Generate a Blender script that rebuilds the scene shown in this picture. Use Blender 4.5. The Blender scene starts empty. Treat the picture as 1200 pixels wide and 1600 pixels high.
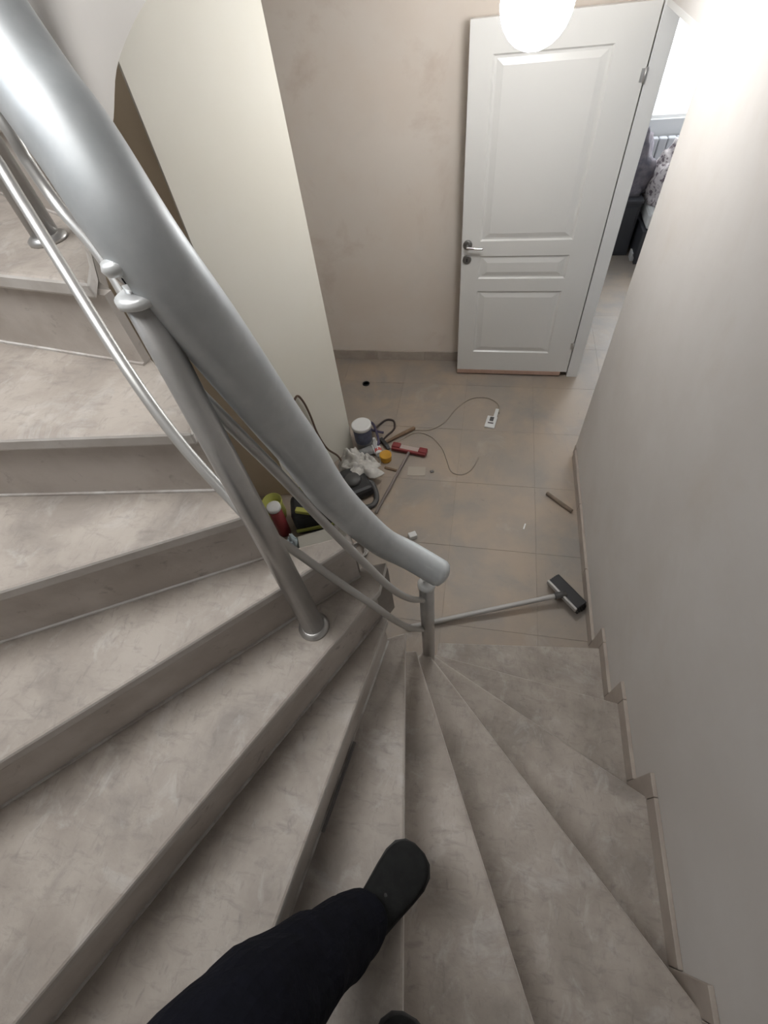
import bpy, math, random
from mathutils import Vector, Matrix, noise
random.seed(7)
sc = bpy.context.scene
PI = math.pi
# ------------------------------------------------------------------ camera, light, exposure
cam_d = bpy.data.cameras.new('camera'); cam = bpy.data.objects.new('camera', cam_d)
sc.collection.objects.link(cam)
_r = Vector((0.98073, 0.17156, -0.09347)); _u = Vector((-0.08295, 0.79881, 0.59584)); _f = Vector((-0.17689, 0.57660, -0.79765))
M4 = Matrix((_r, _u, -_f)).transposed().to_4x4(); M4.translation = (0, 0, 2.38)
cam.matrix_world = M4
cam_d.sensor_fit = 'VERTICAL'; cam_d.sensor_height = 36; cam_d.lens = 725 / 1600 * 36
cam_d.clip_start = 0.02; cam_d.clip_end = 60
sc.camera = cam
W = bpy.data.worlds.new('World'); sc.world = W; W.use_nodes = True
W.node_tree.nodes['Background'].inputs[0].default_value = (0.80, 0.88, 1.0, 1)
W.node_tree.nodes['Background'].inputs[1].default_value = 1.0
sc.view_settings.view_transform = 'Standard'; sc.view_settings.look = 'None'
sc.view_settings.gamma = 1; sc.view_settings.use_curve_mapping = False
sc.view_settings.exposure = 0.0

def area(name, loc, target, sx, sy, power, color):
    l = bpy.data.lights.new(name, 'AREA'); l.shape = 'RECTANGLE'; l.size = sx; l.size_y = sy
    l.energy = power; l.color = color
    o = bpy.data.objects.new(name, l); sc.collection.objects.link(o)
    o.location = loc; o.rotation_euler = (Vector(target) - Vector(loc)).to_track_quat('-Z', 'Y').to_euler()
    return o
area('upper_window_daylight', (-1.60, 0.35, 3.45), (-0.45, 0.42, 1.4), 1.0, 1.1, 8, (0.96, 0.98, 1.0)).data.spread = 2.0
area('upper_soft_fill', (-0.95, 0.28, 3.30), (-0.80, 0.36, 1.5), 1.0, 1.0, 6.6, (1.0, 0.985, 0.965)).data.spread = 1.6  # added soft fill over the treads
area('room_window_daylight', (1.9, 5.80, 1.5), (0.9, 3.2, 0.6), 1.2, 1.0, 45, (0.95, 0.98, 1.0))

# ------------------------------------------------------------------ helpers
class MB:
    def __init__(s): s.v = []; s.f = []; s.m = []; s.sm = []
    def add(s, vs, fs, mi=0, smooth=False):
        n = len(s.v); s.v += [tuple(v) for v in vs]
        for f in fs: s.f.append([i + n for i in f]); s.m.append(mi); s.sm.append(smooth)
        return s
    def box(s, lo, hi, mi=0, mat=None):
        x0, y0, z0 = lo; x1, y1, z1 = hi
        vs = [Vector(p) for p in ((x0,y0,z0),(x1,y0,z0),(x1,y1,z0),(x0,y1,z0),(x0,y0,z1),(x1,y0,z1),(x1,y1,z1),(x0,y1,z1))]
        if mat: vs = [mat @ v for v in vs]
        return s.add(vs, [(3,2,1,0),(4,5,6,7),(0,1,5,4),(1,2,6,5),(2,3,7,6),(3,0,4,7)], mi)
    def prism(s, poly, z0, z1, mi=0):
        a = sum(poly[i][0]*poly[(i+1)%len(poly)][1] - poly[(i+1)%len(poly)][0]*poly[i][1] for i in range(len(poly)))
        if a < 0: poly = poly[::-1]
        n = len(poly)
        vs = [(p[0],p[1],z0) for p in poly] + [(p[0],p[1],z1) for p in poly]
        fs = [tuple(range(n))[::-1], tuple(range(n, 2*n))] + [(i,(i+1)%n,n+(i+1)%n,n+i) for i in range(n)]
        return s.add(vs, fs, mi)
    def tube(s, pts, r, seg=12, mi=0, cap=True, round_end=False):
        pts = [Vector(p) for p in pts]; rr = r if isinstance(r, (list, tuple)) else [r]*len(pts)
        if round_end:
            np_, nr = [], []
            d0 = (pts[0]-pts[1]).normalized(); d1 = (pts[-1]-pts[-2]).normalized()
            for k in (0, 1, 2): a = k*PI/6; np_.append(pts[0]+d0*rr[0]*.6*math.cos(a)); nr.append(max(rr[0]*math.sin(a), 1e-4))
            np_ += pts; nr += rr
            for k in (2, 1, 0): a = k*PI/6; np_.append(pts[-1]+d1*rr[-1]*.6*math.cos(a)); nr.append(max(rr[-1]*math.sin(a), 1e-4))
            pts, rr = np_, nr
        vs, fs = [], []; nrm = None
        for i, p in enumerate(pts):
            t = (pts[min(i+1, len(pts)-1)] - pts[max(i-1, 0)]).normalized()
            if nrm is None:
                nrm = t.cross(Vector((0,0,1)));
                if nrm.length < .05: nrm = t.cross(Vector((1,0,0)))
            nrm = (nrm - t*nrm.dot(t)).normalized(); b = t.cross(nrm)
            for k in range(seg):
                a = 2*PI*k/seg; vs.append(p + (nrm*math.cos(a) + b*math.sin(a))*rr[i])
        for i in range(len(pts)-1):
            for k in range(seg): fs.append((i*seg+k, i*seg+(k+1)%seg, (i+1)*seg+(k+1)%seg, (i+1)*seg+k))
        s.add(vs, fs, mi, True)
        if cap:
            n = len(s.v) - len(vs)
            s.f.append([n+k for k in range(seg)][::-1]); s.m.append(mi); s.sm.append(False)
            s.f.append([n+(len(pts)-1)*seg+k for k in range(seg)]); s.m.append(mi); s.sm.append(False)
        return s
    def lathe(s, prof, c=(0,0,0), seg=24, mi=0, mat=None, smooth=True):
        vs, fs = [], []
        for r, z in prof:
            for k in range(seg):
                a = 2*PI*k/seg; v = Vector((r*math.cos(a), r*math.sin(a), z))
                vs.append((mat @ v if mat else v) + Vector(c))
        n = len(prof)
        for i in range(n-1):
            for k in range(seg): fs.append((i*seg+k, i*seg+(k+1)%seg, (i+1)*seg+(k+1)%seg, (i+1)*seg+k))
        s.add(vs, fs, mi, smooth)
        b = len(s.v) - len(vs)
        if prof[0][0] > 1e-3: s.f.append([b+k for k in range(seg)][::-1]); s.m.append(mi); s.sm.append(False)
        if prof[-1][0] > 1e-3: s.f.append([b+(n-1)*seg+k for k in range(seg)]); s.m.append(mi); s.sm.append(False)
        return s
    def build(s, name, mats, parent=None, bevel=0, loc=None):
        me = bpy.data.meshes.new(name); me.from_pydata(s.v, [], s.f)
        for m in (mats if isinstance(mats, (list, tuple)) else [mats]): me.materials.append(m)
        for p, mi, sm in zip(me.polygons, s.m, s.sm): p.material_index = mi; p.use_smooth = sm
        me.update()
        o = bpy.data.objects.new(name, me); sc.collection.objects.link(o)
        if parent: o.parent = parent
        if loc: o.location = loc
        if bevel:
            b = o.modifiers.new('bevel', 'BEVEL'); b.width = bevel; b.segments = 2; b.limit_method = 'ANGLE'; b.angle_limit = math.radians(40)
        return o
def tag(o, label=None, cat=None, group=None, kind=None):
    if label: o['label'] = label
    if cat: o['category'] = cat
    if group: o['group'] = group
    if kind: o['kind'] = kind
    return o
def empty(name, loc=(0,0,0)):
    o = bpy.data.objects.new(name, None); sc.collection.objects.link(o); o.location = loc; o.empty_display_size = .05
    return o
def cr(pts, n=8):
    P = [Vector(p) for p in pts]; out = []
    for i in range(len(P)-1):
        a = P[max(i-1,0)]; b = P[i]; c = P[i+1]; d = P[min(i+2,len(P)-1)]
        for k in range(n):
            t = k/n; out.append(.5*((2*b)+(c-a)*t+(2*a-5*b+4*c-d)*t*t+(3*b-a-3*c+d)*t**3))
    return out + [P[-1]]
def rotz(a, c=(0,0,0)): return Matrix.Translation(c) @ Matrix.Rotation(a, 4, 'Z')

# ------------------------------------------------------------------ materials
def mat(name, col, rough=.6, metal=0, col2=None, scale=6, detail=6, bump=0, bscale=40, lo=.35, hi=.65, rand=0, spec=.5, extra=None):
    m = bpy.data.materials.new(name); m.use_nodes = True; nt = m.node_tree; N = nt.nodes; L = nt.links
    b = N['Principled BSDF']; b.inputs['Roughness'].default_value = rough; b.inputs['Metallic'].default_value = metal
    b.inputs['Specular IOR Level'].default_value = spec
    b.inputs['Base Color'].default_value = (*col, 1)
    geo = N.new('ShaderNodeNewGeometry')
    out = None
    if col2:
        nz = N.new('ShaderNodeTexNoise'); nz.inputs['Scale'].default_value = scale; nz.inputs['Detail'].default_value = detail
        nz.inputs['Roughness'].default_value = .6
        L.new(geo.outputs['Position'], nz.inputs['Vector'])
        mr = N.new('ShaderNodeMapRange'); mr.inputs[1].default_value = lo; mr.inputs[2].default_value = hi; mr.interpolation_type = 'SMOOTHSTEP'
        L.new(nz.outputs['Fac'], mr.inputs[0])
        mx = N.new('ShaderNodeMix'); mx.data_type = 'RGBA'; mx.inputs[6].default_value = (*col,1); mx.inputs[7].default_value = (*col2,1)
        L.new(mr.outputs[0], mx.inputs[0]); out = mx.outputs[2]
    if extra:                      # further layers (colour, noise scale, low, high, strength, stretch)
        for c, s_, l_, h_, k_, st in extra:
            mp = N.new('ShaderNodeMapping'); mp.inputs['Scale'].default_value = st; L.new(geo.outputs['Position'], mp.inputs[0])
            nz = N.new('ShaderNodeTexNoise'); nz.inputs['Scale'].default_value = s_; nz.inputs['Detail'].default_value = 8; nz.inputs['Roughness'].default_value = .65
            nz.inputs['Distortion'].default_value = .6
            L.new(mp.outputs[0], nz.inputs['Vector'])
            mr = N.new('ShaderNodeMapRange'); mr.inputs[1].default_value = l_; mr.inputs[2].default_value = h_; mr.inputs[4].default_value = k_
            L.new(nz.outputs['Fac'], mr.inputs[0])
            mx = N.new('ShaderNodeMix'); mx.data_type = 'RGBA'; mx.inputs[7].default_value = (*c,1)
            if out: L.new(out, mx.inputs[6])
            else: mx.inputs[6].default_value = (*col,1)
            L.new(mr.outputs[0], mx.inputs[0]); out = mx.outputs[2]
    if rand:
        oi = N.new('ShaderNodeObjectInfo'); mr = N.new('ShaderNodeMapRange'); mr.inputs[3].default_value = 1-rand; mr.inputs[4].default_value = 1+rand
        L.new(oi.outputs['Random'], mr.inputs[0])
        vm = N.new('ShaderNodeVectorMath'); vm.operation = 'SCALE'
        if out: L.new(out, vm.inputs[0])
        else: vm.inputs[0].default_value = col
        L.new(mr.outputs[0], vm.inputs['Scale']); out = vm.outputs[0]
    if out: L.new(out, b.inputs['Base Color'])
    if bump:
        nz = N.new('ShaderNodeTexNoise'); nz.inputs['Scale'].default_value = bscale; nz.inputs['Detail'].default_value = 5
        L.new(geo.outputs['Position'], nz.inputs['Vector'])
        bp = N.new('ShaderNodeBump'); bp.inputs['Strength'].default_value = bump; bp.inputs['Distance'].default_value = .004
        L.new(nz.outputs['Fac'], bp.inputs['Height']); L.new(bp.outputs[0], b.inputs['Normal'])
    return m
def emit(name, col, s):
    m = bpy.data.materials.new(name); m.use_nodes = True; nt = m.node_tree; nt.nodes.clear()
    e = nt.nodes.new('ShaderNodeEmission'); e.inputs[0].default_value = (*col,1); e.inputs[1].default_value = s
    o = nt.nodes.new('ShaderNodeOutputMaterial'); nt.links.new(e.outputs[0], o.inputs[0]); return m

STONE = mat('dusty_limestone', (.41,.365,.322), .62, col2=(.315,.275,.24), scale=6, bump=.25, bscale=60, rand=.04,
            extra=[((.23,.205,.185), 6, .54, .70, .65, (1,1,1)), ((.56,.545,.53), 4, .58, .75, .6, (1,1.6,1)), ((.22,.195,.175), 18, .53, .72, .6, (1,2.6,1)), ((.20,.18,.165), 26, .56, .72, .5, (2.8,1,1)), ((.58,.56,.54), 11, .56, .76, .45, (1.6,1,1))])
NOSE = mat('pale_stone_edge', (.60,.57,.54), .6, col2=(.50,.465,.43), scale=9, extra=[((.34,.30,.275), 14, .62, .74, .5, (1,1,1))])  # side faces of the tread slabs, paler than their tops
RISER = mat('limestone_riser', (.56,.515,.475), .6, col2=(.46,.415,.375), scale=7, bump=.2, bscale=50,
            extra=[((.20,.165,.145), 9, .63, .74, .8, (1,1,1.5)), ((.24,.21,.19), 26, .60, .72, .6, (1,1,1)), ((.52,.50,.48), 5, .60, .78, .5, (1,1,2))])
TILE = mat('floor_tile', (.375,.30,.235), .5, col2=(.305,.265,.23), scale=2.6, bump=.08, bscale=30, rand=.03,
           extra=[((.255,.24,.225), 2.1, .50, .68, .8, (1,1,1)), ((.45,.41,.37), 3.4, .58, .75, .5, (1,1,1)), ((.17,.155,.14), 14, .64, .74, .5, (2,1,1))])
DUST = mat('pale_joint_dust', (.62,.60,.575), .9, col2=(.45,.41,.38), scale=11, lo=.42, hi=.6)
GROUT = mat('grout', (.24,.205,.175), .9)
SKIRT = mat('skirting_stone', (.42,.37,.32), .55, col2=(.36,.31,.27), scale=8)
P_BACK = mat('pink_beige_plaster', (.74,.655,.575), .85, col2=(.76,.69,.62), scale=2.2, bump=.05, extra=[((.52,.40,.32), 1.6, .56, .76, .6, (1,1,1)), ((.70,.65,.60), 2.6, .6, .75, .5, (1,1,1))])
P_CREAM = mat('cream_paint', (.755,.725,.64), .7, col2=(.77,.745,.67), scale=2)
P_TAN = mat('shaded_tan_wall', (.60,.50,.37), .8, col2=(.57,.475,.35), scale=3)  # recess wall turned from the light, its shade put into this darker tan
P_RIGHT = mat('grey_white_plaster', (.56,.53,.50), .85, col2=(.60,.575,.55), scale=1.6, bump=.04, extra=[((.52,.47,.415), 1.4, .54, .72, .5, (1,1,1))])
P_GREY = mat('grey_white_paint', (.72,.70,.68), .8, col2=(.70,.68,.655), scale=2)
P_CEIL = mat('white_ceiling_paint', (.78,.77,.75), .9, bump=.03)
P_ROOM = mat('room_wall_paint', (.62,.63,.64), .9, bump=.03)
CONC = mat('rough_concrete', (.33,.30,.27), .9, col2=(.28,.255,.23), scale=9, bump=.4)
DOORW = mat('white_door_lacquer', (.70,.69,.665), .30, bump=.02, bscale=200)
FRAMEW = mat('white_frame_paint', (.74,.735,.72), .4, bump=.02)
PINKWOOD = mat('bare_pinkish_wood', (.48,.32,.255), .7, col2=(.42,.28,.22), scale=14)
STEEL = mat('dusty_steel', (.46,.455,.44), .34, metal=.75, col2=(.52,.51,.50), scale=14, rand=.02)
RAILM = mat('satin_steel_rod', (.52,.515,.50), .40, metal=.6, col2=(.50,.495,.48), scale=20)
DSTEEL = mat('dark_brushed_steel', (.20,.195,.19), .35, metal=.8, col2=(.25,.245,.24), scale=40)
CHROME = mat('bright_chrome', (.82,.82,.82), .10, metal=1, col2=(.78,.78,.78), scale=30)
CAPM = mat('whitish_cap', (.74,.76,.76), .3, metal=.2, col2=(.82,.83,.83), scale=30)  # whitish, slightly metallic surface of post caps and saddles
HANDR = mat('dust_covered_steel_pipe', (.54,.57,.585), .46, metal=.30, col2=(.59,.615,.63), scale=24, extra=[((.70,.72,.73), 16, .60, .80, .4, (1,1,1))])
NAVY = mat('dark_navy_cloth', (.0055,.006,.011), .95, col2=(.004,.0045,.008), scale=30, bump=.3, bscale=160, spec=.15)
SHOE = mat('black_suede', (.012,.0125,.012), .9, col2=(.008,.008,.008), scale=40, bump=.2, bscale=200, spec=.25)
SOLE = mat('dark_rubber', (.028,.027,.026), .8, bump=.1)
BLACK = mat('black_plastic', (.022,.022,.024), .5, bump=.05)
DARKG = mat('dark_grey_plastic', (.075,.073,.072), .55, bump=.05)
WHITEP = mat('white_plastic', (.68,.68,.67), .45, bump=.03)
RED = mat('dark_red_plastic', (.21,.03,.032), .5, bump=.05)
PALEP = mat('pale_pink_cloth', (.45,.37,.34), .9, bump=.2)
WOODH = mat('worn_wood', (.21,.135,.08), .75, col2=(.15,.095,.06), scale=18)
YEL = mat('orange_yellow_plastic', (.56,.29,.03), .5, bump=.04)
LIME = mat('yellow_green_fabric', (.40,.40,.10), .8, bump=.1)
BLUEP = mat('blue_grey_label', (.11,.125,.19), .5, col2=(.075,.085,.13), scale=25)
CLEARG = mat('cloudy_grey_plastic', (.27,.27,.27), .35, col2=(.20,.20,.20), scale=30)
RAG = mat('white_rag_cloth', (.62,.60,.56), .95, col2=(.50,.48,.45), scale=18, bump=.4, bscale=90)
LBLUE = mat('pale_blue_plastic_film', (.47,.54,.58), .4, col2=(.40,.47,.50), scale=20)
BEIGE = mat('beige_plastic', (.44,.42,.37), .6, bump=.05)
CABLED = mat('dark_brown_cable', (.045,.03,.027), .6, bump=.05)
CABLEP = mat('dark_violet_cable', (.055,.045,.09), .6, bump=.05)
CABLEG = mat('dusty_grey_cable', (.31,.265,.22), .8, bump=.05)
CABLEB = mat('brown_cord', (.13,.085,.06), .7, bump=.05)
ALU = mat('grey_white_aluminium', (.46,.45,.44), .5, metal=.2, bump=.03)
REDL = mat('red_print', (.50,.10,.09), .6, bump=.02)
INK = mat('grey_print', (.16,.15,.15), .8, bump=.02)
GLASS = mat('window_glass', (.9,.95,1), .03); GLASS.node_tree.nodes['Principled BSDF'].inputs['Transmission Weight'].default_value = 1
FURN = mat('dark_grey_lacquer', (.045,.047,.055), .5, bump=.03)
FLORAL = mat('floral_blanket', (.62,.57,.57), .95, col2=(.20,.16,.18), scale=26, lo=.5, hi=.6, bump=.3)
DUSKY = mat('dusky_grey_cloth', (.13,.125,.15), .95, col2=(.22,.20,.22), scale=18, bump=.3)
RADM = mat('grey_radiator_paint', (.42,.43,.45), .5, bump=.03)
LAMP = emit('lit_lamp_globe', (.99,.99,.985), 56)
SKY = emit('overcast_sky_panel', (.95,.98,1.0), 3.0)

# ------------------------------------------------------------------ stair lines
h = .17
E_ = {1:((-.087,.842),(.64,.917)), 2:((-.089,.723),(.659,.624)), 3:((-.103,.665),(.663,.279)), 4:((-.114,.619),(.676,-.206)),
      5:((-.132,.546),(.24,-.257)), 6:((-.156,.537),(-.042,-.278)), 7:((-.190,.50),(-.305,-.173)), 8:((-.196,.50),(-.638,-.326)),
      9:((-.241,.523),(-.771,.004)), 10:((-.383,.471),(-.806,.246)), 11:((-.463,.498),(-.814,.454)), 12:((-.647,.66),(-.846,.693)),
      13:((-.86,.905),(-1.118,1.043)), 14:((-.90,1.18),(-1.3,1.27)), 15:((-.945,1.45),(-1.35,1.50))}
XL, XR, YF, YB = -1.70, .67, -.62, 3.335
def hit(I, O):
    I = Vector(I); d = Vector(O) - I; best = 1e9
    if d.x > 1e-6: best = min(best, (XR - I.x)/d.x)
    if d.x < -1e-6: best = min(best, (XL - I.x)/d.x)
    if d.y < -1e-6: best = min(best, (YF - I.y)/d.y)
    return I + d*best
def shifted(k, s):                       # nosing line k moved uphill by s
    I, O = Vector(E_[k][0]), Vector(E_[k][1]); t = (O-I).normalized(); n = Vector((t.y, -t.x))
    return I + n*s, O + n*s
def peri(p):                             # perimeter parameter, clockwise from the lower right wall
    x, y = p
    if abs(x-XR) < 1e-4: return YB - y
    if abs(y-YF) < 1e-4: return (YB-YF) + (XR-x)
    return (YB-YF) + (XR-XL) + (y-YF)
CORN = [((XR,YF), peri((XR,YF))), ((XL,YF), peri((XL,YF)+()) if False else (YB-YF)+(XR-XL))]
INNER = {8:[(-.192,.582),(-.257,.560)], 9:[(-.254,.547),(-.367,.497)], 10:[(-.40,.50)], 11:[(-.50,.56)], 12:[(-.68,.72)], 13:[(-.875,.96)], 14:[(-.915,1.24)]}
def region(k, s0, s1):
    a0, a1 = shifted(k, s0); b0, b1 = shifted(k+1, s1)
    A = hit(a0, a1); B = hit(b0, b1)
    pa, pb = peri(A), peri(B)
    poly = [tuple(a0), tuple(A)] + [c for c, p in CORN if pa + 1e-4 < p < pb - 1e-4] + [tuple(B), tuple(b0)]
    poly += INNER.get(k, [])[::-1]
    return poly

# ------------------------------------------------------------------ setting
def struct(name, mb, m, bevel=0): o = mb.build(name, m, bevel=bevel); o['kind'] = 'structure'; return o
floor = struct('floor', MB().box((-2.4,-.62,-.10),(3.0,6.0,-.004)), GROUT)
tm = MB().box((-.2492,-.2492,-.0035),(.2492,.2492,0)); tile0 = None
for i in range(-5, 7):
    for j in range(-2, 10):
        cx, cy = -.09 + .25 + .5*i, 1.515 + .25 + .5*(j-2)
        if cx - .25 < -2.3 or cx + .25 > 2.95 or cy - .25 > 5.95 or cy < .55: continue
        if cx < .5 and cy - .25 > YB: continue
        if cx > .92 and cy < 2.0: continue
        if tile0 is None: t = tile0 = tm.build('tile', TILE, floor)
        else: t = tile0.copy(); sc.collection.objects.link(t)
        t.parent = floor; t.location = (cx, cy, random.uniform(-.0004,.0004))
struct('wall_back', MB().box((-2.4,YB,-.004),(XR,YB+.12,4.4)), P_BACK)
wr = MB(); wr.box((XR,YF-.12,-.004),(XR+.065,2.353,4.4)); wr.box((XR,3.235,-.004),(XR+.065,YB+.12,4.4)); wr.box((XR,2.353,1.99),(XR+.065,3.235,4.4))
struct('wall_right', wr, P_RIGHT)
struct('wall_front', MB().box((XL-.12,YF-.12,-.004),(XR,YF,4.4)), P_RIGHT)
ws = MB(); y0, y1, z0, z1 = -.2, .9, 2.9, 4.0
ws.box((XL-.12,YF,-.004),(XL,y0,4.4)); ws.box((XL-.12,y1,-.004),(XL,YB,4.4)); ws.box((XL-.12,y0,-.004),(XL,y1,z0)); ws.box((XL-.12,y0,z1),(XL,y1,4.4))
struct('wall_left', ws, P_GREY)
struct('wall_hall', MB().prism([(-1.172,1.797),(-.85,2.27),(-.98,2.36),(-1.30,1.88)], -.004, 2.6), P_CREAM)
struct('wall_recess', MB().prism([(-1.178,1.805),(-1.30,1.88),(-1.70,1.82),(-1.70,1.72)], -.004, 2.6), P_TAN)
struct('ceiling', MB().box((XL-.12,YF-.12,4.4),(XR+.065,YB+.12,4.5)), P_CEIL)
struct('ceiling_hall', MB().box((-.93,1.30,2.46),(XR,YB,2.62)), P_CEIL)
up = MB(); 
for a, b in (((y0),(y0+.06)), ((y1-.06),(y1)), ((y0+y1)/2-.03,(y0+y1)/2+.03)): up.box((XL-.09,a,z0),(XL-.03,b,z1))
up.box((XL-.09,y0,z0),(XL-.03,y1,z0+.06)); up.box((XL-.09,y0,z1-.06),(XL-.03,y1,z1))
w2 = struct('window_2', up, FRAMEW)
for a in (y0+.06, (y0+y1)/2+.03): MB().box((XL-.065,a,z0+.06),(XL-.060,a+.46,z1-.06)).build('pane', GLASS, w2)
# landing string and soffit of the stair that goes on above
# baseboards
bb = struct('baseboard_back', MB().box((-2.2,YB-.006,-.003),(XR,YB,.078)), SKIRT)
xs = [-1.70,-1.26,-.86,-.46,-.07,.33,.665]
for a, b in zip(xs, xs[1:]): MB().box((a+.0015,YB-.017,.0),(b-.0015,YB-.006,.082)).build('skirting_tile', SKIRT, bb, bevel=.002)
br = struct('baseboard_right', MB().box((XR-.005,.92,-.003),(XR,2.353,.072)), SKIRT)
ys = [.99,1.40,1.85,2.30]
for a, b in zip(ys, ys[1:]): MB().box((XR-.015,a+.0015,0),(XR-.005,b-.0015,.075)).build('skirting_tile', SKIRT, br, bevel=.002)

# the room beyond the door
rw = MB(); rw.box((XR+.065,5.9,-.004),(1.12,6.02,2.7)); rw.box((2.55,5.9,-.004),(3.0,6.02,2.7)); rw.box((1.12,5.9,-.004),(2.55,6.02,.86)); rw.box((1.12,5.9,2.05),(2.55,6.02,2.7))
struct('wall_room', rw, P_ROOM)
struct('wall_room_right', MB().box((3.0,2.0,-.004),(3.1,6.02,2.7)), P_ROOM)
struct('wall_room_left', MB().box((.55,YB+.12,-.004),(XR+.065,6.02,2.7)), P_ROOM)
struct('wall_room_front', MB().box((XR+.065,1.9,-.004),(3.0,2.0,2.7)), P_ROOM)
struct('ceiling_room', MB().box((XR+.065,1.9,2.7),(3.1,6.02,2.8)), P_CEIL)
wf = MB()
for a, b in ((1.12,1.20),(1.80,1.87),(2.47,2.55)): wf.box((a,5.93,.86),(b,5.99,2.05))
wf.box((1.12,5.93,.86),(2.55,5.99,.885)); wf.box((1.12,5.93,1.98),(2.55,5.99,2.05))
w1 = struct('window_1', wf, FRAMEW)
MB().box((1.20,5.955,.885),(1.80,5.96,1.98)).build('pane', GLASS, w1); MB().box((1.87,5.955,.885),(2.47,5.96,1.98)).build('pane', GLASS, w1)
sk = struct('sky_backdrop', MB().box((-1.0,7.6,-1.0),(5.0,7.65,4.5)), SKY)

# door frame and door leaf
fr = MB(); fr.box((XR-.008,3.16,-.002),(XR+.072,3.235,1.99)); fr.box((XR,2.353,1.965),(XR+.065,3.235,1.99))
struct('trim_1', fr, FRAMEW, bevel=.003)
LX0, LX1, LZ0, LZ1, LY0, LY1 = -.178, .654, .012, 1.985, 3.155, 3.195
pan = [(-.035,.49,1.005,1.86),(-.068,.488,.768,.915),(-.060,.507,.208,.684)]
d = MB()
xa, xb = -.064, .492
d.box((LX0,LY0,LZ0+.035),(xa,LY1,LZ1)); d.box((xb,LY0,LZ0+.035),(LX1,LY1,LZ1))
zz = [LZ0+.035] + [v for p in pan[::-1] for v in (p[2],p[3])] + [LZ1]
for i in range(0, len(zz), 2): d.box((xa,LY0,zz[i]),(xb,LY1,zz[i+1]))
door = struct('door_1', d, DOORW)
for _, _, a, b in pan:
    p = MB(); rings = [(0,0),(.010,.009),(.022,.009),(.055,.0015)]; vs = []
    for ins, dy in rings: vs += [(xa+ins,LY0+dy,a+ins*.8),(xb-ins,LY0+dy,a+ins*.8),(xb-ins,LY0+dy,b-ins*.8),(xa+ins,LY0+dy,b-ins*.8)]
    fs = [(12,13,14,15)]
    for r_ in range(3):
        for k in range(4): fs.append((r_*4+k, r_*4+(k+1)%4, (r_+1)*4+(k+1)%4, (r_+1)*4+k))
    p.add(vs, fs); p.box((xa,LY0+.02,a),(xb,LY1,b)); p.build('panel', DOORW, door)
tag(MB().box((LX0,LY0-.002,LZ0),(LX1-.045,LY1,LZ0+.036)).build('bottom_rail', PINKWOOD, door, bevel=.003), 'unpainted pinkish wooden strip along the foot of the door')
RY = Matrix.Rotation(PI/2, 4, 'X')
hd = MB().lathe([(.029,0),(.029,.006),(.025,.010)], (-.141,LY0,.986), 24, mat=RY).lathe([(.010,0),(.010,.045)], (-.141,LY0,.986), 12, mat=RY)
handle = tag(hd.build('handle', DSTEEL, door), 'round dark steel rose with a thin bright lever')
MB().tube(cr([(-.143,LY0-.043,.986),(-.10,LY0-.046,.982),(-.045,LY0-.044,.978)],6), .0075, 10, round_end=True).build('lever', CHROME, handle)
lk = MB().lathe([(.028,0),(.028,.006),(.024,.009)], (-.141,LY0,.896), 24, mat=RY).build('lock_rose', DSTEEL, door)
MB().box((-.145,LY0-.012,.886),(-.137,LY0-.008,.906)).build('keyhole', BLACK, lk)
for z in (.27, 1.74):
    hg = MB(); hg.tube([(LX1+.002,LY0-.004,z-.03),(LX1+.002,LY0-.004,z+.03)], .006, 10); hg.box((LX1-.018,LY0-.002,z-.025),(LX1,LY0,z+.025)); hg.build('hinge', STEEL, door)

# ------------------------------------------------------------------ staircase
st = tag(empty('staircase', (0,.4,0)), 'dusty beige stone winding staircase with fanned treads beside the right-hand wall', 'staircase')
def spart(mb, name, m, bevel=0):
    o = mb.build(name, m, st, bevel=bevel); o.matrix_parent_inverse = Matrix.Translation((0,-.4,0)); return o
for k in range(1, 15):
    z = k*h
    tp = MB().prism(region(k, 0, .035), z-.03, z); tp.m[2:] = [1]*(len(tp.m)-2)
    spart(tp, 'tread', [STONE, NOSE], .006)
    a0, a1 = shifted(k, .016); b0, b1 = shifted(k, .034); A = hit(a0,a1); B = hit(b0,b1)
    spart(MB().prism([tuple(a0),tuple(A),tuple(B),tuple(b0)], z-h, z-.03), 'riser', RISER)
    if k > 1: spart(MB().prism([tuple(shifted(k,.011)[0]),tuple(hit(*shifted(k,.011))),tuple(hit(*shifted(k,.0165))),tuple(shifted(k,.0165)[0])], z-h-.001, z-h+.0045), 'joint', DUST)
    zb = 0 if k <= 6 else z-.03-(.24 if k < 12 else .05)
    spart(MB().prism(region(k, .034, .034), zb, z-.03), 'core', CONC)
g0, g1 = shifted(7,.0035); g2, g3 = shifted(7,.0105)
spart(MB().prism([tuple(g0.lerp(g1,.43)),tuple(g0.lerp(g1,.74)),tuple(g2.lerp(g3,.74)),tuple(g2.lerp(g3,.43))], 6*h-.0005, 6*h+.010), 'shadow_gap_strip', INK)  # dark strip standing in for the shadow gap at the riser's foot
yE = {1:.92, 2:.622, 3:.275, 4:-.2, 5:-.62}
for k in (1,2,3,4):
    z = k*h
    spart(MB().box((XR-.014,yE[k],z-h),(XR,yE[k]+.07,z+.07)), 'skirting_tile', SKIRT, .002)
    y_lo = yE[k+1]+.07 if k < 4 else YF
    spart(MB().box((XR-.014,y_lo+.002,z),(XR,yE[k]-.002,z+.07)), 'skirting_tile', SKIRT, .002)
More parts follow.
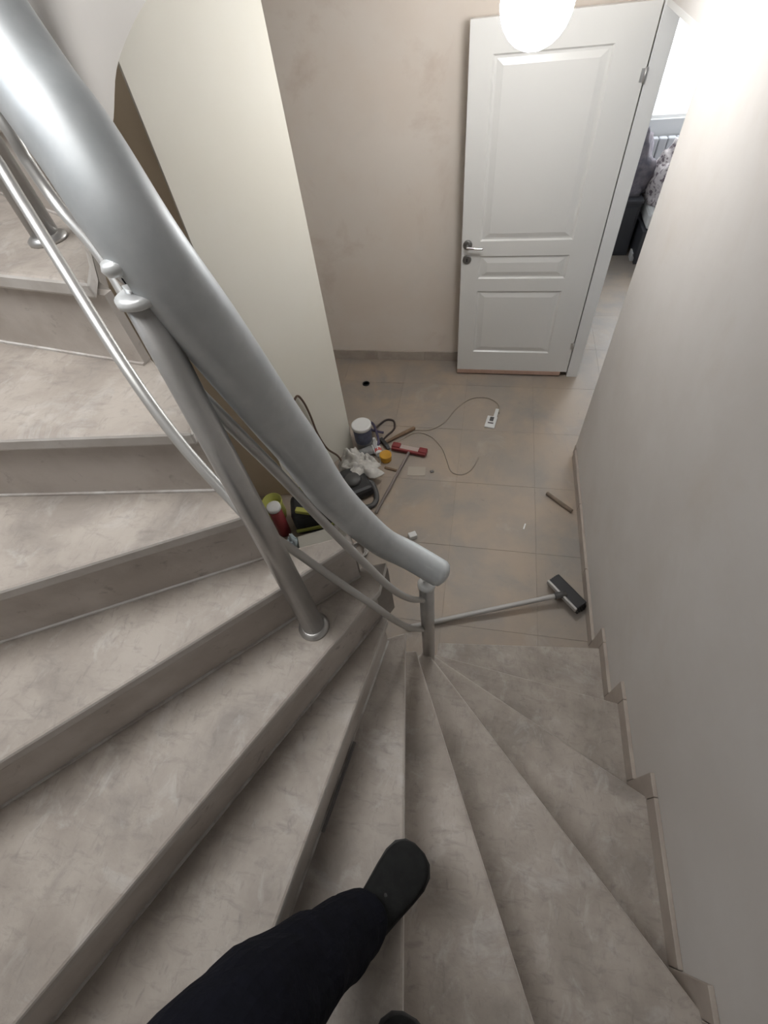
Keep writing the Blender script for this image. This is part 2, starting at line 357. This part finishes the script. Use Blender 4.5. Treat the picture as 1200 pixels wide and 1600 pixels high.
# curved plastered string of the flight above the eye line
sp = [(-.905,1.17,2.085),(-.877,1.217,2.113),(-.94,1.417,2.178),(-.99,1.62,2.22),(-1.03,1.83,2.256),(-1.06,2.05,2.29)]
spts = cr(sp, 5); n = len(spts); v = []
for p in spts:
    top = 2.46 + max(0, (p.y-1.18))*.55
    v += [(p.x,p.y,p.z),(p.x,p.y,top),(p.x-.08,p.y,p.z),(p.x-.08,p.y,top)]
fs = []
for i in range(n-1):
    a, b = 4*i, 4*i+4
    fs += [(a,b,b+1,a+1),(a+2,a+3,b+3,b+2),(a,a+2,b+2,b),(a+1,b+1,b+3,a+3)]
fs += [(0,1,3,2),(4*n-4,4*n-2,4*n-1,4*n-3)]
tag(spart(MB().add(v, fs, 0, True), 'string_board', P_GREY), 'smooth grey plastered side of the upper flight')

# ------------------------------------------------------------------ railing
rl = tag(empty('stair_railing', (-.10,.612,.51)), 'dusty steel stair railing with thick pipe handrail and two thin rods', 'railing')
def rpart(mb, name, m, parent=None, bevel=0):
    o = mb.build(name, m, parent or rl, bevel=bevel)
    if not parent: o.matrix_parent_inverse = Matrix.Translation((.10,-.612,-.51))
    return o
HR = [(-.060,.615,1.270),(-.143,.634,1.315),(-.204,.623,1.384),(-.241,.578,1.535),(-.266,.531,1.694),(-.28,.501,1.839),(-.289,.472,1.945),(-.299,.427,2.103),(-.322,.416,2.2),(-.37,.455,2.271),(-.432,.508,2.323),(-.60,.65,2.52),(-.83,.83,2.90),(-.90,1.2,3.25)]
tag(rpart(MB().tube(cr(HR,8), .038, 28, round_end=True), 'handrail', HANDR), 'thick steel pipe whitened by plaster dust')
nw = rpart(MB().tube([(-.100,.612,.51),(-.097,.609,1.205)], .022, 20), 'newel_post', STEEL)
rpart(MB().lathe([(.025,0),(.025,.010),(.018,.016),(.009,.018),(.009,.045),(.014,.048)], (-.097,.609,1.203), 20), 'post_cap', CAPM, nw)
def baluster(x, y, z0, z1, dx=0, dy=0):
    b = rpart(MB().tube([(x,y,z0),(x,y,z1)], [.0255,.0165], 20), 'baluster', STEEL)
    rpart(MB().lathe([(.036,0),(.036,.006),(.029,.011),(.0255,.013)], (x,y,z0), 24), 'flange', STEEL, b)
    c = rpart(MB().lathe([(.016,-.003),(.0215,0),(.0215,.006),(.016,.009),(.007,.010)], (x,y,z1), 24), 'post_cap', CAPM, b)
    rpart(MB().tube([(x,y,z1+.008),(x+dx,y+dy,z1+.040)], .0075, 12), 'pin', CHROME, b)
    rpart(MB().lathe([(.004,-.007),(.011,-.005),(.013,0),(.011,.005),(.004,.007)], (x+dx,y+dy,z1+.034), 16), 'saddle', CAPM, b)
baluster(-.333,.387,1.36,2.163,-.004,-.003)
baluster(-.833,.822,2.04,2.80)
baluster(-.90,1.19,2.38,3.16)
R2 = [(-.106,.592,1.144),(-.130,.529,1.274),(-.163,.489,1.403),(-.208,.481,1.52),(-.261,.469,1.674),(-.300,.450,1.831),(-.330,.418,1.986),(-.368,.425,2.06),(-.44,.495,2.085),(-.533,.593,2.112),(-.623,.668,2.143),(-.658,.695,2.195),(-.669,.704,2.244),(-.75,.76,2.38),(-.833,.83,2.62),(-.9,1.19,2.95)]
R3 = [(-.113,.592,.925),(-.140,.530,1.076),(-.168,.482,1.236),(-.200,.462,1.345),(-.267,.452,1.475),(-.317,.433,1.61),(-.342,.392,1.771),(-.383,.410,1.821),(-.448,.448,1.90),(-.52,.507,1.984),(-.628,.614,2.085),(-.681,.667,2.136),(-.735,.722,2.188),(-.833,.83,2.36),(-.9,1.19,2.70)]
rpart(MB().tube(cr(R2,6), .0088, 14), 'rod', RAILM); rpart(MB().tube(cr(R3,6), .0088, 14), 'rod', RAILM)

# ------------------------------------------------------------------ lamp
lp = tag(empty('pendant_lamp', (.082,2.20,2.46)), 'glowing round white pendant lamp hanging before the white door', 'lamp')
for nm, mb, m in (('ceiling_rose', MB().lathe([(.05,-.03),(.05,0)], (0,0,0), 20), WHITEP), ('flex', MB().tube([(0,0,-.03),(0,0,-.22)], .004, 8), WHITEP),
                  ('globe', MB().lathe([(max(.0005,.115*math.sin(a*PI/12)), -.33-.115*math.cos(a*PI/12)) for a in range(13)], (0,0,0), 28), LAMP)): mb.build(nm, m, lp)

# ------------------------------------------------------------------ person
def skin(name, pts, edges, radii, m, parent=None, root=0, sub=2):
    me = bpy.data.meshes.new(name); me.from_pydata(pts, edges, []); o = bpy.data.objects.new(name, me); sc.collection.objects.link(o)
    o.modifiers.new('skin', 'SKIN'); s = o.modifiers.new('sub', 'SUBSURF'); s.levels = sub; s.render_levels = sub
    for i, r in enumerate(radii):
        sv = me.skin_vertices[0].data[i]; sv.radius = (r, r) if not isinstance(r, tuple) else r; sv.use_root = (i == root)
    me.materials.append(m)
    if parent: o.parent = parent
    return o
pe = tag(empty('person', (0,0,0)), 'person in dark navy trousers and black suede shoes standing on the winder, seen from above', 'person')
pts = [(-.14,-.46,1.93), (-.24,-.44,1.86), (-.262,-.30,1.63), (-.250,-.235,1.49), (-.222,-.205,1.36), (-.185,-.165,1.22), (-.150,-.140,1.12), (-.138,-.130,1.075),
       (-.04,-.46,1.86), (-.05,-.45,1.55), (-.05,-.455,1.30), (-.055,-.46,1.10), (-.14,-.46,2.08)]
ed = [(0,1),(1,2),(2,3),(3,4),(4,5),(5,6),(6,7),(0,8),(8,9),(9,10),(10,11),(0,12)]
rd = [.14,.11,.100,.093,.082,.072,.066,.062,.10,.088,.075,.062,.15]
body = tag(skin('trousers', pts, ed, rd, NAVY, pe), 'loose dark navy trousers')
tx = bpy.data.textures.new('folds', 'CLOUDS'); tx.noise_scale = .09
dm = body.modifiers.new('folds', 'DISPLACE'); dm.texture = tx; dm.strength = .017; dm.mid_level = .5; dm.texture_coords = 'GLOBAL'
body.modifiers['sub'].render_levels = 3; body.modifiers['sub'].levels = 3
for p in body.data.polygons: p.use_smooth = True
def shoe(toe, heel, z):
    T = Vector((*toe,z)); H = Vector((*heel,z)); d = (T-H); L = d.length; d.normalize(); s = Vector((d.y,-d.x,0))
    prof = [(0,.022,.070),(.06,.034,.085),(.20,.037,.095),(.36,.041,.090),(.52,.046,.068),(.68,.052,.056),(.80,.055,.050),(.90,.050,.045),(.97,.034,.038),(1.0,.012,.030)]
    vs, fs = [], []; K = 14
    for u, w, t in prof:
        c = H + d*(u*L)
        for k in range(K):
            a = 2*PI*k/K; x = math.cos(a); y = math.sin(a)
            yy = (.5+.5*y); yy = yy**.8
            vs.append(c + s*(w*(abs(x)**.75)*(1 if x >= 0 else -1)) + Vector((0,0,.014+yy*(t-.014))))
    for i in range(len(prof)-1):
        for k in range(K): fs.append((i*K+k, i*K+(k+1)%K, (i+1)*K+(k+1)%K, (i+1)*K+k))
    fs += [tuple(range(K))[::-1], tuple(range((len(prof)-1)*K, len(prof)*K))]
    o = MB().add(vs, fs, 0, True).build('shoe', SHOE, pe)
    sub = o.modifiers.new('sub', 'SUBSURF'); sub.levels = sub.render_levels = 2
    poly = []
    for u, w, t in prof: poly.append(H + d*(u*L) + s*(w+.003))
    for u, w, t in prof[::-1]: poly.append(H + d*(u*L) - s*(w+.003))
    MB().prism([(p.x,p.y) for p in poly], z+.0005, z+.018).build('sole', SOLE, o, bevel=.003)
    lc = MB()
    for u in (.44,.51,.58):
        t = .068 if u > .5 else .080
        t = .094 - (u-.36)*.16
        c = H + d*(u*L); lc.tube([c - s*.022 + Vector((0,0,t-.016)), c + Vector((0,0,t+.004)), c + s*.022 + Vector((0,0,t-.016))], .004, 6)
    lc.build('laces', SOLE, o)
shoe((-.045,.012), (-.190,-.215), 1.02)
shoe((-.030,-.262), (-.085,-.53), 1.02)

# ------------------------------------------------------------------ things lying about
def cable(name, label, pts, r, m, cat='cable', seg=8, n=6, z=True): return tag(MB().tube(cr([(p[0],p[1],(p[2] if len(p)>2 else 0)+r) for p in pts], n), r, seg).build(name, m), label, cat)
# broom
br_ = tag(empty('broom', (.55,1.235,0)), 'floor broom with black bristles and long grey-white handle by the first step', 'broom')
dv = Vector((.565-.511+.06, 1.198-1.33-.02)).normalized(); ang = math.atan2(1.198-1.33, .627-.511)
def loc_build(mb, name, m, root, bevel=0):
    o = mb.build(name, m, root, bevel=bevel); o.matrix_parent_inverse = Matrix.Translation(-root.location); return o
Mb = rotz(ang, (.548,1.250,0))
loc_build(MB().box((-.104,-.034,.040),(.104,-.021,.070), mat=Mb), 'head', ALU, br_, .004)
bs = MB(); random.seed(3)
for i in range(30):
    for j in range(5):
        x = -.103 + .206*i/29; y = -.018 + .055*j/4; x2 = x*1.04 + random.uniform(-.003,.003); y2 = y + .012 + random.uniform(-.003,.003)
        w = .0042
        bs.add([Mb@Vector(p) for p in ((x-w,y-w,.05),(x+w,y-w,.05),(x+w,y+w,.05),(x-w,y+w,.05),(x2-w,y2-w,.001),(x2+w,y2-w,.001),(x2+w,y2+w,.001),(x2-w,y2+w,.001))],
               [(0,1,2,3),(7,6,5,4),(0,4,5,1),(1,5,6,2),(2,6,7,3),(3,7,4,0)])
bo = loc_build(bs, 'bristles', BLACK, br_); bo['kind'] = 'stuff'
loc_build(MB().box((-.103,-.021,.03),(.103,.048,.066), mat=Mb), 'bristle_block', BLACK, br_, .006)
loc_build(MB().tube([(.535,1.236,.062),(-.262,.962,.016)], .0135, 14, round_end=True), 'handle', ALU, br_)
loc_build(MB().tube([(.548,1.241,.062),(.49,1.221,.059)], .018, 14), 'socket', DARKG, br_)
loc_build(MB().tube([(-.262,.962,.016),(-.20,.983,.0165)], .0142, 12), 'grip', DARKG, br_)
# red mop / squeegee
mp = tag(empty('floor_squeegee', (-.44,2.25,0)), 'dark red floor squeegee head with pale cloth middle and long thin handle', 'squeegee')
a = math.atan2(2.229-2.277, -.32+.565); Ms = rotz(a, (-.44,2.258,0))
loc_build(MB().box((-.125,-.026,.012),(.125,-.008,.034), mat=Ms), 'bar', RED, mp, .004)
for s_ in (-1, 1): loc_build(MB().box((s_*.098-.03,-.012,.006),(s_*.098+.03,.034,.042), mat=Ms), 'end_block', RED, mp, .006)
tag(loc_build(MB().box((-.07,-.010,.004),(.07,.030,.032), mat=Ms), 'cloth', PALEP, mp, .006), 'pale pink cloth wrapped round the middle')
loc_build(MB().tube([(-.437,2.235,.024),(-.50,1.99,.02),(-.575,1.70,.014)], .010, 10, round_end=True), 'handle', mat('dusty_grey_pole', (.20,.17,.155), .7, bump=.05), mp)
# hammer
hm = tag(empty('hammer', (-.55,2.39,0)), 'hammer with dark steel head and worn wooden handle on the floor', 'hammer')
loc_build(MB().tube([(-.626,2.318,.018),(-.53,2.405,.018),(-.437,2.488,.014)], [.011,.013,.015], 10, round_end=True), 'handle', WOODH, hm)
Mh = rotz(math.atan2(-.09,.075), (-.624,2.312,0)); loc_build(MB().box((-.058,-.013,.004),(.03,.013,.03), mat=Mh).add([Mh@Vector(p) for p in ((.03,-.013,.004),(.03,.013,.004),(.03,.013,.03),(.03,-.013,.03),(.062,-.012,.012),(.062,.012,.012),(.062,.012,.018),(.062,-.012,.018))], [(0,1,5,4),(1,2,6,5),(2,3,7,6),(3,0,4,7),(4,5,6,7)]), 'head', BLACK, hm, .002)
# bucket / jar
bk = tag(empty('paint_tub', (-.765,2.285,0)), 'tall blue-grey labelled tub with a white lid against the wall corner', 'tub')
MB().lathe([(.052,0),(.056,.004),(.058,.075),(.0585,.078)], (0,0,0), 28).build('base', CLEARG, bk)
MB().lathe([(.0588,.075),(.061,.080),(.064,.195),(.062,.20)], (0,0,0), 28).build('label', BLUEP, bk)
MB().lathe([(.066,.195),(.069,.197),(.069,.217),(.064,.222),(.05,.219),(.001,.219)], (0,0,0), 28).build('lid', WHITEP, bk)
# small plastic cup lying
cu = tag(empty('plastic_cup', (-.745,2.295,0)), 'cloudy grey plastic cup lying on its side in front of the tub', 'cup'); cu.location = (-.735,2.205,.036)
Mc = Matrix.Rotation(PI/2, 4, 'Y'); Mc = Matrix.Rotation(.5, 4, 'Z') @ Mc
MB().lathe([(.026,-.05),(.028,-.048),(.034,.05),(.032,.05),(.026,-.044)], (0,0,0), 20, mat=Mc).build('cup_wall', CLEARG, cu)
MB().lathe([(.0335,.046),(.036,.047),(.036,.052),(.0335,.053)], (0,0,0), 20, mat=Mc).build('rim', WHITEP, cu)
# white bottle with red label
bt = tag(empty('white_bottle', (-.675,2.27,.026)), 'white plastic bottle with a small red label lying beside the yellow tub', 'bottle')
Mw = Matrix.Rotation(math.atan2(2.21-2.34,-.65+.71), 4, 'Z') @ Matrix.Rotation(PI/2, 4, 'Y')
MB().lathe([(.022,.085),(.0255,.08),(.026,-.03),(.012,-.055)], (0,0,0), 20, mat=Mw).build('bottle_body', WHITEP, bt)
MB().lathe([(.0125,-.055),(.0125,-.085),(.010,-.088)], (0,0,0), 14, mat=Mw).build('cap', WHITEP, bt)
tag(MB().lathe([(.0263,.035),(.0265,.036),(.0265,.062),(.0263,.063)], (0,0,0), 20, mat=Mw).build('label_patch', REDL, bt), 'red printed band')
# yellow tub
yt = tag(empty('yellow_tub', (-.592,2.172,0)), 'small round orange-yellow tub standing right of the white bottle', 'tub')
MB().lathe([(.036,0),(.038,.003),(.040,.042)], (0,0,0), 24).build('tub_body', YEL, yt)
MB().lathe([(.0425,.040),(.0425,.054),(.038,.058),(.034,.055),(.001,.055)], (0,0,0), 24).build('lid', YEL, yt)
# cables
cable('hose', 'dark violet hose knotted behind the white bottle by the tub', [(-.80,2.20),(-.72,2.215,.01),(-.66,2.27,.04),(-.69,2.37,.06),(-.74,2.47,.05),(-.80,2.50,.03),(-.765,2.42,.05),(-.70,2.40,.04),(-.65,2.41,.02)], .009, CABLEP, 'hose')
cable('cable', 'dark brown cable looped in a ring right of the labelled tub', [(-.72,2.42,.03),(-.70,2.50,.01),(-.655,2.57),(-.60,2.56),(-.583,2.48),(-.625,2.40),(-.68,2.30),(-.76,2.23),(-.815,2.22)], .0075, CABLED)
cable('cable', 'thin grey cable wandering from the hammer to the white socket plate', [(-.50,2.44),(-.444,2.476),(-.319,2.492),(-.221,2.58),(-.153,2.726),(-.051,2.849),(.068,2.871),(.156,2.803),(.165,2.70)], .0042, CABLEG)
cable('cable', 'thin grey cable curling in a half loop on the middle of the floor', [(-.545,2.34),(-.427,2.45),(-.312,2.426),(-.218,2.318),(-.17,2.20),(-.13,2.10),(-.06,2.08),(.0,2.13),(.043,2.247)], .0036, CABLEG)
cable('cord', 'brown cord hanging down the cream wall to the white rags', [(-1.04,1.955,.66),(-1.018,1.99,.686),(-1.003,2.015,.619),(-.993,2.03,.507),(-.985,2.043,.341),(-.955,2.06,.19),(-.90,2.08,.10),(-.86,2.06,.02),(-.80,2.0,.10)], .0065, CABLEB, 'cord')
cable('cable', 'dark cable running along the foot of the cream wall behind the rags', [(-.80,2.24),(-.74,2.23),(-.68,2.17),(-.68,2.08),(-.72,2.04)], .008, DARKG)
cable('cable', 'thin white cable beside the white bottle and the plastic cup', [(-.82,2.18),(-.79,2.25),(-.74,2.15,.0),(-.70,2.08),(-.64,2.10),(-.63,2.16),(-.66,2.23,.05),(-.69,2.31,.055)], .004, WHITEP)
# socket plate
sp_ = tag(empty('socket_plate', (.118,2.64,0)), 'white plastic switch plate with a slot lying on the floor', 'switch plate')
Mp = Matrix.Rotation(-.17, 4, 'Z')
MB().box((-.036,-.10,0),(.036,.02,.012), mat=Mp).build('plate', WHITEP, sp_, bevel=.003)
MB().box((.005,.02,0),(.030,.11,.009), mat=Mp).build('tab', WHITEP, sp_, bevel=.002)
MB().box((-.020,-.062,.0115),(.020,-.048,.0128), mat=Mp).build('slot', INK, sp_)
MB().box((-.014,-.035,.0115),(.014,.010,.0128), mat=Mp).build('rocker', DARKG, sp_)
tag(MB().lathe([(.026+.0045*math.cos(a*PI/4), .005+.0045*math.sin(a*PI/4)) for a in range(9)], (-.898,2.987,0), 24).build('rubber_ring', BLACK), 'small black rubber ring alone on the floor before the back wall', 'ring')
tag(MB().tube([(.482,1.966,.012),(.55,1.904,.012),(.625,1.837,.012)], .012, 8).build('wooden_stick', mat('grey_brown_wood', (.24,.185,.14), .8, col2=(.19,.15,.115), scale=20)), 'short grey-brown wooden stick on the floor near the right wall', 'stick')
tag(MB().box((-.024,-.02,0),(.024,.02,.032), mat=rotz(.5,(-.318,1.550,0))).build('plaster_block', WHITEP, bevel=.004), 'small white block on the floor beyond the handrail end', 'block')
tag(MB().box((-.045,-.009,0),(.045,.009,.010), mat=rotz(-.25,(-.545,2.085,0))).build('wood_offcut', WOODH, bevel=.003), 'small brown offcut on the floor below the yellow tub', 'offcut')
tag(MB().box((-.012,-.010,0),(.012,.010,.008), mat=rotz(.4,(-.26,2.09,0))).build('stone_chip', INK, bevel=.003), 'tiny dark chip on the floor right of the squeegee handle', 'chip')
tag(MB().box((-.004,-.022,0),(.004,.022,.004), mat=rotz(-.25,(.345,1.70,0))).build('plaster_chip', WHITEP, bevel=.001), 'tiny white splinter on the floor left of the stick', 'chip')
tag(MB().box((-.06,-.04,0),(.06,.04,.002), mat=rotz(.05,(-.365,2.085,0))).build('clear_sheet', mat('dull_clear_film', (.42,.375,.325), .25)), 'small dull transparent sheet on the floor by the squeegee handle', 'sheet')

def rag(name, label, c, rx, ry, hgt, seed, m=RAG, n=22, cat='rag', rot=0, edge=.35):
    random.seed(seed); vs, fs = [], []; off = Vector((seed*3.1, seed*1.7, 0)); K = 34
    for i in range(n+1):
        for k in range(K):
            a = 2*PI*k/K; e = 1 + edge*noise.noise(Vector((math.cos(a)*1.6, math.sin(a)*1.6, 0)) + off) + .3*edge*noise.noise(Vector((math.cos(a)*4, math.sin(a)*4, 2)) + off)
            u = i/n; x = u*e*math.cos(a); y = u*e*math.sin(a)
            z = hgt*(1-u**2.2)*(.65+.7*abs(noise.noise(Vector((x*2.3,y*2.3,.5))+off))) + hgt*.35*noise.noise(Vector((x*5,y*5,1.5))+off)*(1-u*.7)
            X, Y = x*rx, y*ry; vs.append((c[0]+X*math.cos(rot)-Y*math.sin(rot), c[1]+X*math.sin(rot)+Y*math.cos(rot), max(c[2]+.003, c[2]+.004+z)))
    for i in range(n):
        for k in range(K): fs.append((i*K+k, (i+1)*K+k, (i+1)*K+(k+1)%K, i*K+(k+1)%K))
    o = MB().add(vs, fs, 0, True).build(name, m); s = o.modifiers.new('solid', 'SOLIDIFY'); s.thickness = .003; s.offset = 1
    return tag(o, label, cat)
rag('rag', 'crumpled off-white rag heaped against the foot of the cream wall', (-.81,2.10,0), .115,.085,.15, 3, rot=.5)
rag('rag', 'small crumpled white rag touching the larger rag', (-.71,2.13,0), .06,.05,.07, 8)
rag('rag', 'white rag with pointed corner draped over the black vacuum cleaner', (-.705,1.995,.075), .12,.085,.06, 5, rot=.3, edge=.8)
# vacuum cleaner with loop hose
vc = tag(empty('vacuum_cleaner', (-.755,1.90,0)), 'black vacuum cleaner with a curved dark hose under the white rag', 'vacuum cleaner')
MB().box((-.09,-.13,.012),(.09,.11,.10), mat=Matrix.Rotation(.6,4,'Z')).build('body', BLACK, vc, bevel=.025)
MB().lathe([(.055,.098),(.058,.102),(.05,.125),(.001,.128)], (0,-.02,0), 20).build('dust_lid', DARKG, vc)
for s_ in (-.08,.08): MB().lathe([(.035,-.012),(.04,-.008),(.04,.008),(.035,.012)], (s_*.7,s_*.9,.04), 16, mat=Matrix.Rotation(PI/2,4,'Y')).build('wheel', DARKG, vc)
MB().tube(cr([(.06,-.02,.07),(.11,.01,.06),(.15,-.04,.03),(.165,-.10,.02),(.145,-.15,.02),(.10,-.165,.02),(.05,-.13,.03)],8), .017, 12).build('hose', DARKG, vc)
# left heap under the stair
tb = tag(empty('tool_bag', (-.955,1.60,0)), 'black tool bag with yellow-green straps under the stair', 'bag')
MB().box((-.12,-.09,.0),(.125,.09,.20), mat=Matrix.Rotation(.35,4,'Z')).build('bag_body', BLACK, tb, bevel=.03)
MB().tube(cr([(-.09,.06,.17),(-.07,.055,.24),(0,.07,.262),(.07,.085,.24),(.09,.085,.17)],6), .018, 10).build('strap', LIME, tb)
MB().box((-.055,-.095,.20),(.075,-.06,.228), mat=Matrix.Rotation(-.05,4,'Z')).build('handle_bar', LIME, tb, bevel=.006)
MB().box((-.115,-.102,.05),(.12,-.09,.075), mat=Matrix.Rotation(.35,4,'Z')).build('trim_band', LIME, tb, bevel=.004)
gl = tag(empty('open_tub', (-1.21,1.61,.0)), 'open yellow-green tub standing behind the white-lidded can under the stair', 'tub')
MB().lathe([(.05,0),(.062,.05),(.058,.12),(.065,.17),(.060,.17),(.052,.12)], (0,0,0), 18).build('tub_body', LIME, gl)
wb = tag(empty('white_can', (-1.13,1.495,.0)), 'dark red can with a round white lid left of the tool bag', 'can')
MB().lathe([(.036,0),(.038,.004),(.038,.25)], (0,0,0), 20).build('can_body', RED, wb)
MB().lathe([(.039,.248),(.042,.252),(.042,.274),(.036,.278),(.001,.276)], (0,0,0), 20).build('lid', WHITEP, wb)
rag('plastic_bag', 'pale blue plastic bag on the floor below the tool bag', (-1.03,1.39,0), .06,.055,.12, 11, LBLUE, cat='bag')
bx = tag(empty('beige_box', (-.86,1.385,0)), 'lidded beige plastic crate in front of the tool bag', 'crate')
Mx = Matrix.Rotation(.45,4,'Z')
cb = MB(); cb.box((-.11,-.08,0),(.11,.08,.008), mat=Mx)
for lo, hi in (((-.11,-.08,.008),(.11,-.073,.085)),((-.11,.073,.008),(.11,.08,.085)),((-.11,-.073,.008),(-.103,.073,.085)),((.103,-.073,.008),(.11,.073,.085))): cb.box(lo, hi, mat=Mx)
cb.build('crate_body', BEIGE, bx)
MB().box((-.116,-.086,.083),(.116,.086,.098), mat=Mx).build('lid', BEIGE, bx, bevel=.005)
tag(MB().box((-.02,-.009,0),(.02,.009,.50), mat=Matrix.Translation((-.745,1.50,0)) @ Matrix.Rotation(.3,4,'Z') @ Matrix.Rotation(-.55,4,'X') @ Matrix.Translation((0,0,.006))).build('board', BEIGE, bevel=.002), 'pale narrow board leaning beside the tool bag', 'board')
cp = []
for i in range(61): a = i/60*2*PI*4; cp.append((-.625+(.045+.012*math.sin(i*.9))*math.cos(a), 1.405+(.05+.012*math.cos(i*1.3))*math.sin(a), .006+.035*i/60))
tag(MB().tube(cp, .005, 6).build('wire_coil', mat('grey_wire', (.42,.40,.38), .5, bump=.03)), 'tangled coil of grey wire on the floor behind the handrail', 'wire coil')

# ------------------------------------------------------------------ things in the far room
cd = tag(empty('cabinet', (1.28,5.1,0)), 'low dark grey cabinet in the room beyond the door', 'cabinet')
cd.location = (1.17,5.32,0)
MB().box((-.22,-.22,.0),(.16,.22,.46)).build('cabinet_body', FURN, cd, bevel=.006)
MB().box((-.20,-.232,.04),(.14,-.22,.43)).build('door', FURN, cd, bevel=.004)
MB().box((-.23,-.235,.46),(.17,.23,.485)).build('top', FURN, cd, bevel=.004)
be = tag(empty('bed', (1.72,5.25,0)), 'bed heaped with a floral blanket in the room beyond the door', 'bed')
MB().box((-.36,-.35,.05),(.60,.45,.30)).build('bed_base', FURN, be, bevel=.01)
MB().box((-.34,-.33,.30),(.58,.43,.44)).build('mattress', WHITEP, be, bevel=.03)
for x in (-.33,.55): MB().box((x-.02,-.33,0),(x+.02,-.29,.06)).build('leg', FURN, be)
def heap(name, label, c, s, seed, m, cat):
    vs, fs = [], []; K, n = 28, 14
    for i in range(n+1):
        for k in range(K):
            a = 2*PI*k/K; b = PI/2*i/n; d_ = Vector((math.cos(a)*math.cos(b), math.sin(a)*math.cos(b), math.sin(b)))
            q = 1 + .35*noise.noise(d_*2.2 + Vector((seed,0,0))) + .15*noise.noise(d_*5 + Vector((0,seed,0)))
            vs.append((c[0]+d_.x*s[0]*q, c[1]+d_.y*s[1]*q, c[2]+max(0,d_.z)*s[2]*q))
    for i in range(n):
        for k in range(K): fs.append((i*K+k, i*K+(k+1)%K, (i+1)*K+(k+1)%K, (i+1)*K+k))
    fs.append(tuple(range(K))[::-1])
    return tag(MB().add(vs, fs, 0, True).build(name, m), label, cat)
heap('blanket', 'pale floral blanket heaped on the bed beyond the door', (1.55,5.25,.44), (.20,.26,.36), 2, FLORAL, 'blanket')
heap('coat', 'dusky grey coat piled on the cabinet beyond the door', (1.23,5.34,.487), (.17,.17,.40), 5, DUSKY, 'coat')
rd_ = tag(empty('radiator', (1.8,5.86,.12)), 'grey ribbed radiator under the far room window', 'radiator')
for i in range(16): MB().box((-.62+i*.078,-.05,0),(-.62+i*.078+.074,.02,.62)).build('rib', RADM, rd_, bevel=.012)
MB().box((-.62,-.03,.02),(.62,.0,.06)).build('pipe', RADM, rd_)
tag(MB().box((1.345,4.98,0),(1.47,5.08,.075)).build('white_box', WHITEP, bevel=.005), 'small white box on the floor in front of the far cabinet', 'box')
